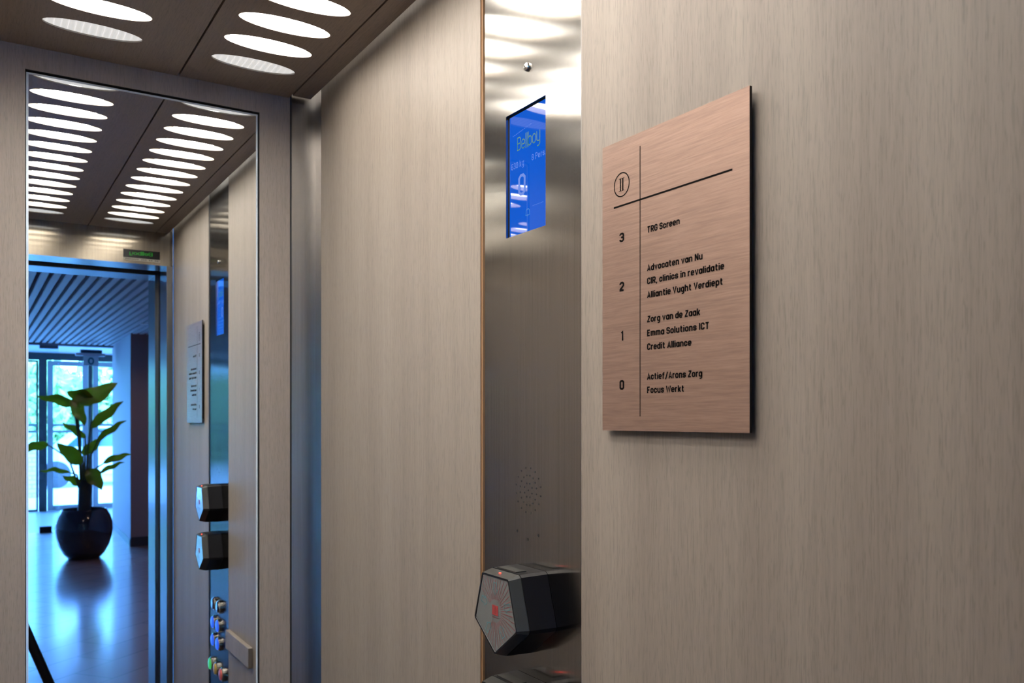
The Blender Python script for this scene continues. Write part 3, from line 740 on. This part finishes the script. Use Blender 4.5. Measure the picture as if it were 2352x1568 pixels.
# ------------------------------------------------------------------ outside
structure(MB().box(-14, 14, -40, LYB-.1, ZF-.12, ZF-.02), 'ground_outside', plain('pale_paving', (.80, .78, .72), .8))
def brick_mat():
    m, N, L, P = newmat('pale_brick')
    br = N.new('ShaderNodeTexBrick'); mp = nmap(N, L, (1, 1, 1)); mp.inputs['Rotation'].default_value = (math.pi/2, 0, 0); L.new(mp.outputs[0], br.inputs['Vector'])
    br.inputs['Scale'].default_value = 1; br.inputs['Brick Width'].default_value = .24; br.inputs['Row Height'].default_value = .09; br.inputs['Mortar Size'].default_value = .012
    br.inputs['Color1'].default_value = (.42, .30, .26, 1); br.inputs['Color2'].default_value = (.50, .38, .33, 1); br.inputs['Mortar'].default_value = (.30, .27, .25, 1)
    L.new(br.outputs[0], P.inputs['Base Color']); P.inputs['Roughness'].default_value = .8; return m
setp(build(MB().box(.35, 1.22, -17.0, -16.7, Z0-.02, -.50), 'garden_wall', brick_mat(), base=(.8, -16.85, Z0-.02)), 'low pale brick wall outside the left glass pane', 'wall')
def car():
    c = thing('car', (2.9, -20.0, ZF), 'white parked car outside the glazed entrance, beyond the plant', 'car')
    wp = plain('car_white', (.85, .85, .85), .3, coat=.5); gp = plain('car_glass', (.02, .05, .06), .1); tp = plain('car_tyre', (.02, .02, .02), .8)
    x0, y = .9, -20.0
    prof = [(0, .25), (0, .62), (.12, .78), (.75, .88), (1.25, 1.32), (1.6, 1.42), (2.8, 1.42), (3.3, 1.30), (3.85, .90), (4.1, .80), (4.15, .30)]
    build(MB().loft([[(x0+px, yy, ZF+pz) for px, pz in prof] for yy in (y-.85, y+.85)]), 'body', wp, c, bevel=.03)
    for pts in ([(.95, .93), (1.32, 1.28), (1.62, 1.35), (2.1, 1.35), (2.1, .93)], [(2.18, .93), (2.18, 1.35), (2.78, 1.35), (3.2, 1.26), (3.6, .93)]):
        build(MB().loft([[(x0+px, yy, ZF+pz) for px, pz in pts] for yy in (y+.84, y+.856)]), 'side_window', gp, c)
    for px in (.75, 3.35):
        mb = MB(); rings = []
        for r, yy in ((.31, y+.70), (.31, y+.87), (.27, y+.885)): rings.append([(x0+px+r*math.cos(2*math.pi*k/28), yy, ZF+.29+r*math.sin(2*math.pi*k/28)) for k in range(28)])
        mb.loft(rings); build(mb, 'wheel', tp, c, smooth='auto')
car()
def tree_leaf(n_, a, b2):
    m, N, L, P = newmat(n_); n = noise(N, L, (1.5, 1.5, 1.5), 3, .6)
    r = ramp(N, L, n.outputs[0], [(.3, a), (.7, b2)]); L.new(r.outputs[0], P.inputs['Base Color']); P.inputs['Roughness'].default_value = .6; return m
TL = [tree_leaf('foliage_fresh', (.30, .46, .14, 1), (.70, .82, .40, 1)), tree_leaf('foliage_deep', (.20, .36, .12, 1), (.55, .70, .30, 1))]
bark = plain('bark', (.08, .06, .045), .9)
def tree(x, y, h, r, mi, label):
    t = thing('tree', (x, y, ZF), label, 'tree', 'trees outside the entrance')
    build(MB().tube([(x, y, ZF-.02), (x+.03, y, ZF+h*.4), (x, y, ZF+h*.75)], [.14, .10, .05], 10), 'trunk', bark, t, smooth='auto')
    mb = MB(); rnd = random.Random(int(x*100))
    for i in range(1500):
        while True:
            p = Vector((rnd.uniform(-1, 1), rnd.uniform(-1, 1), rnd.uniform(-1, 1)))
            if .25 < p.length < 1: break
        ctr = Vector((x + p.x*r, y + p.y*r, ZF + h*.58 + p.z*h*.42))
        a = Vector((rnd.gauss(0, 1), rnd.gauss(0, 1), rnd.gauss(0, 1))).normalized(); b2 = a.cross(Vector((rnd.gauss(0, 1), rnd.gauss(0, 1), rnd.gauss(0, 1)))).normalized()
        s = rnd.uniform(.12, .22)
        mb.quad([ctr-a*s, ctr-b2*s*.5, ctr+a*s, ctr+b2*s*.5])
    build(mb, 'crown', TL[mi], t)
for x, y, h, r, mi, lb in ((-3.6, -24, 4.0, 1.15, 0, 'fresh green tree far left beyond the glazed front'), (-1.2, -24.2, 4.2, 1.15, 1, 'deep green tree beyond the blind left panes'),
                           (1.25, -24, 3.9, 1.15, 0, 'fresh green tree seen in the leftmost visible pane of the entrance'), (3.65, -24.3, 4.2, 1.15, 1, 'deep green tree seen through the glass door leaf behind the plant'),
                           (6.05, -24, 4.0, 1.15, 0, 'fresh green tree seen in the pane beside the lobby wall')):
    tree(x, y, h, r, mi, lb)
hedge = MB(); rnd = random.Random(3)
for i in range(5200):
    ctr = Vector((rnd.uniform(-9, 12), rnd.uniform(-28.6, -27.6), ZF + rnd.uniform(.0, 3.1)))
    a = Vector((rnd.gauss(0, 1), rnd.gauss(0, 1), rnd.gauss(0, 1))).normalized(); b2 = a.cross(Vector((rnd.gauss(0, 1), rnd.gauss(0, 1), rnd.gauss(0, 1)))).normalized(); s = rnd.uniform(.14, .26)
    hedge.quad([ctr-a*s, ctr-b2*s*.5, ctr+a*s, ctr+b2*s*.5])
hedge.box(-9, 12, -28.9, -28.6, ZF-.02, ZF+2.9)
setp(build(hedge, 'hedge', TL[1], base=(1, -28, ZF-.02)), 'tall green hedge closing the view behind the trees outside', 'hedge')

for o in list(bpy.data.objects):
    if '_org' in o: del o['_org']
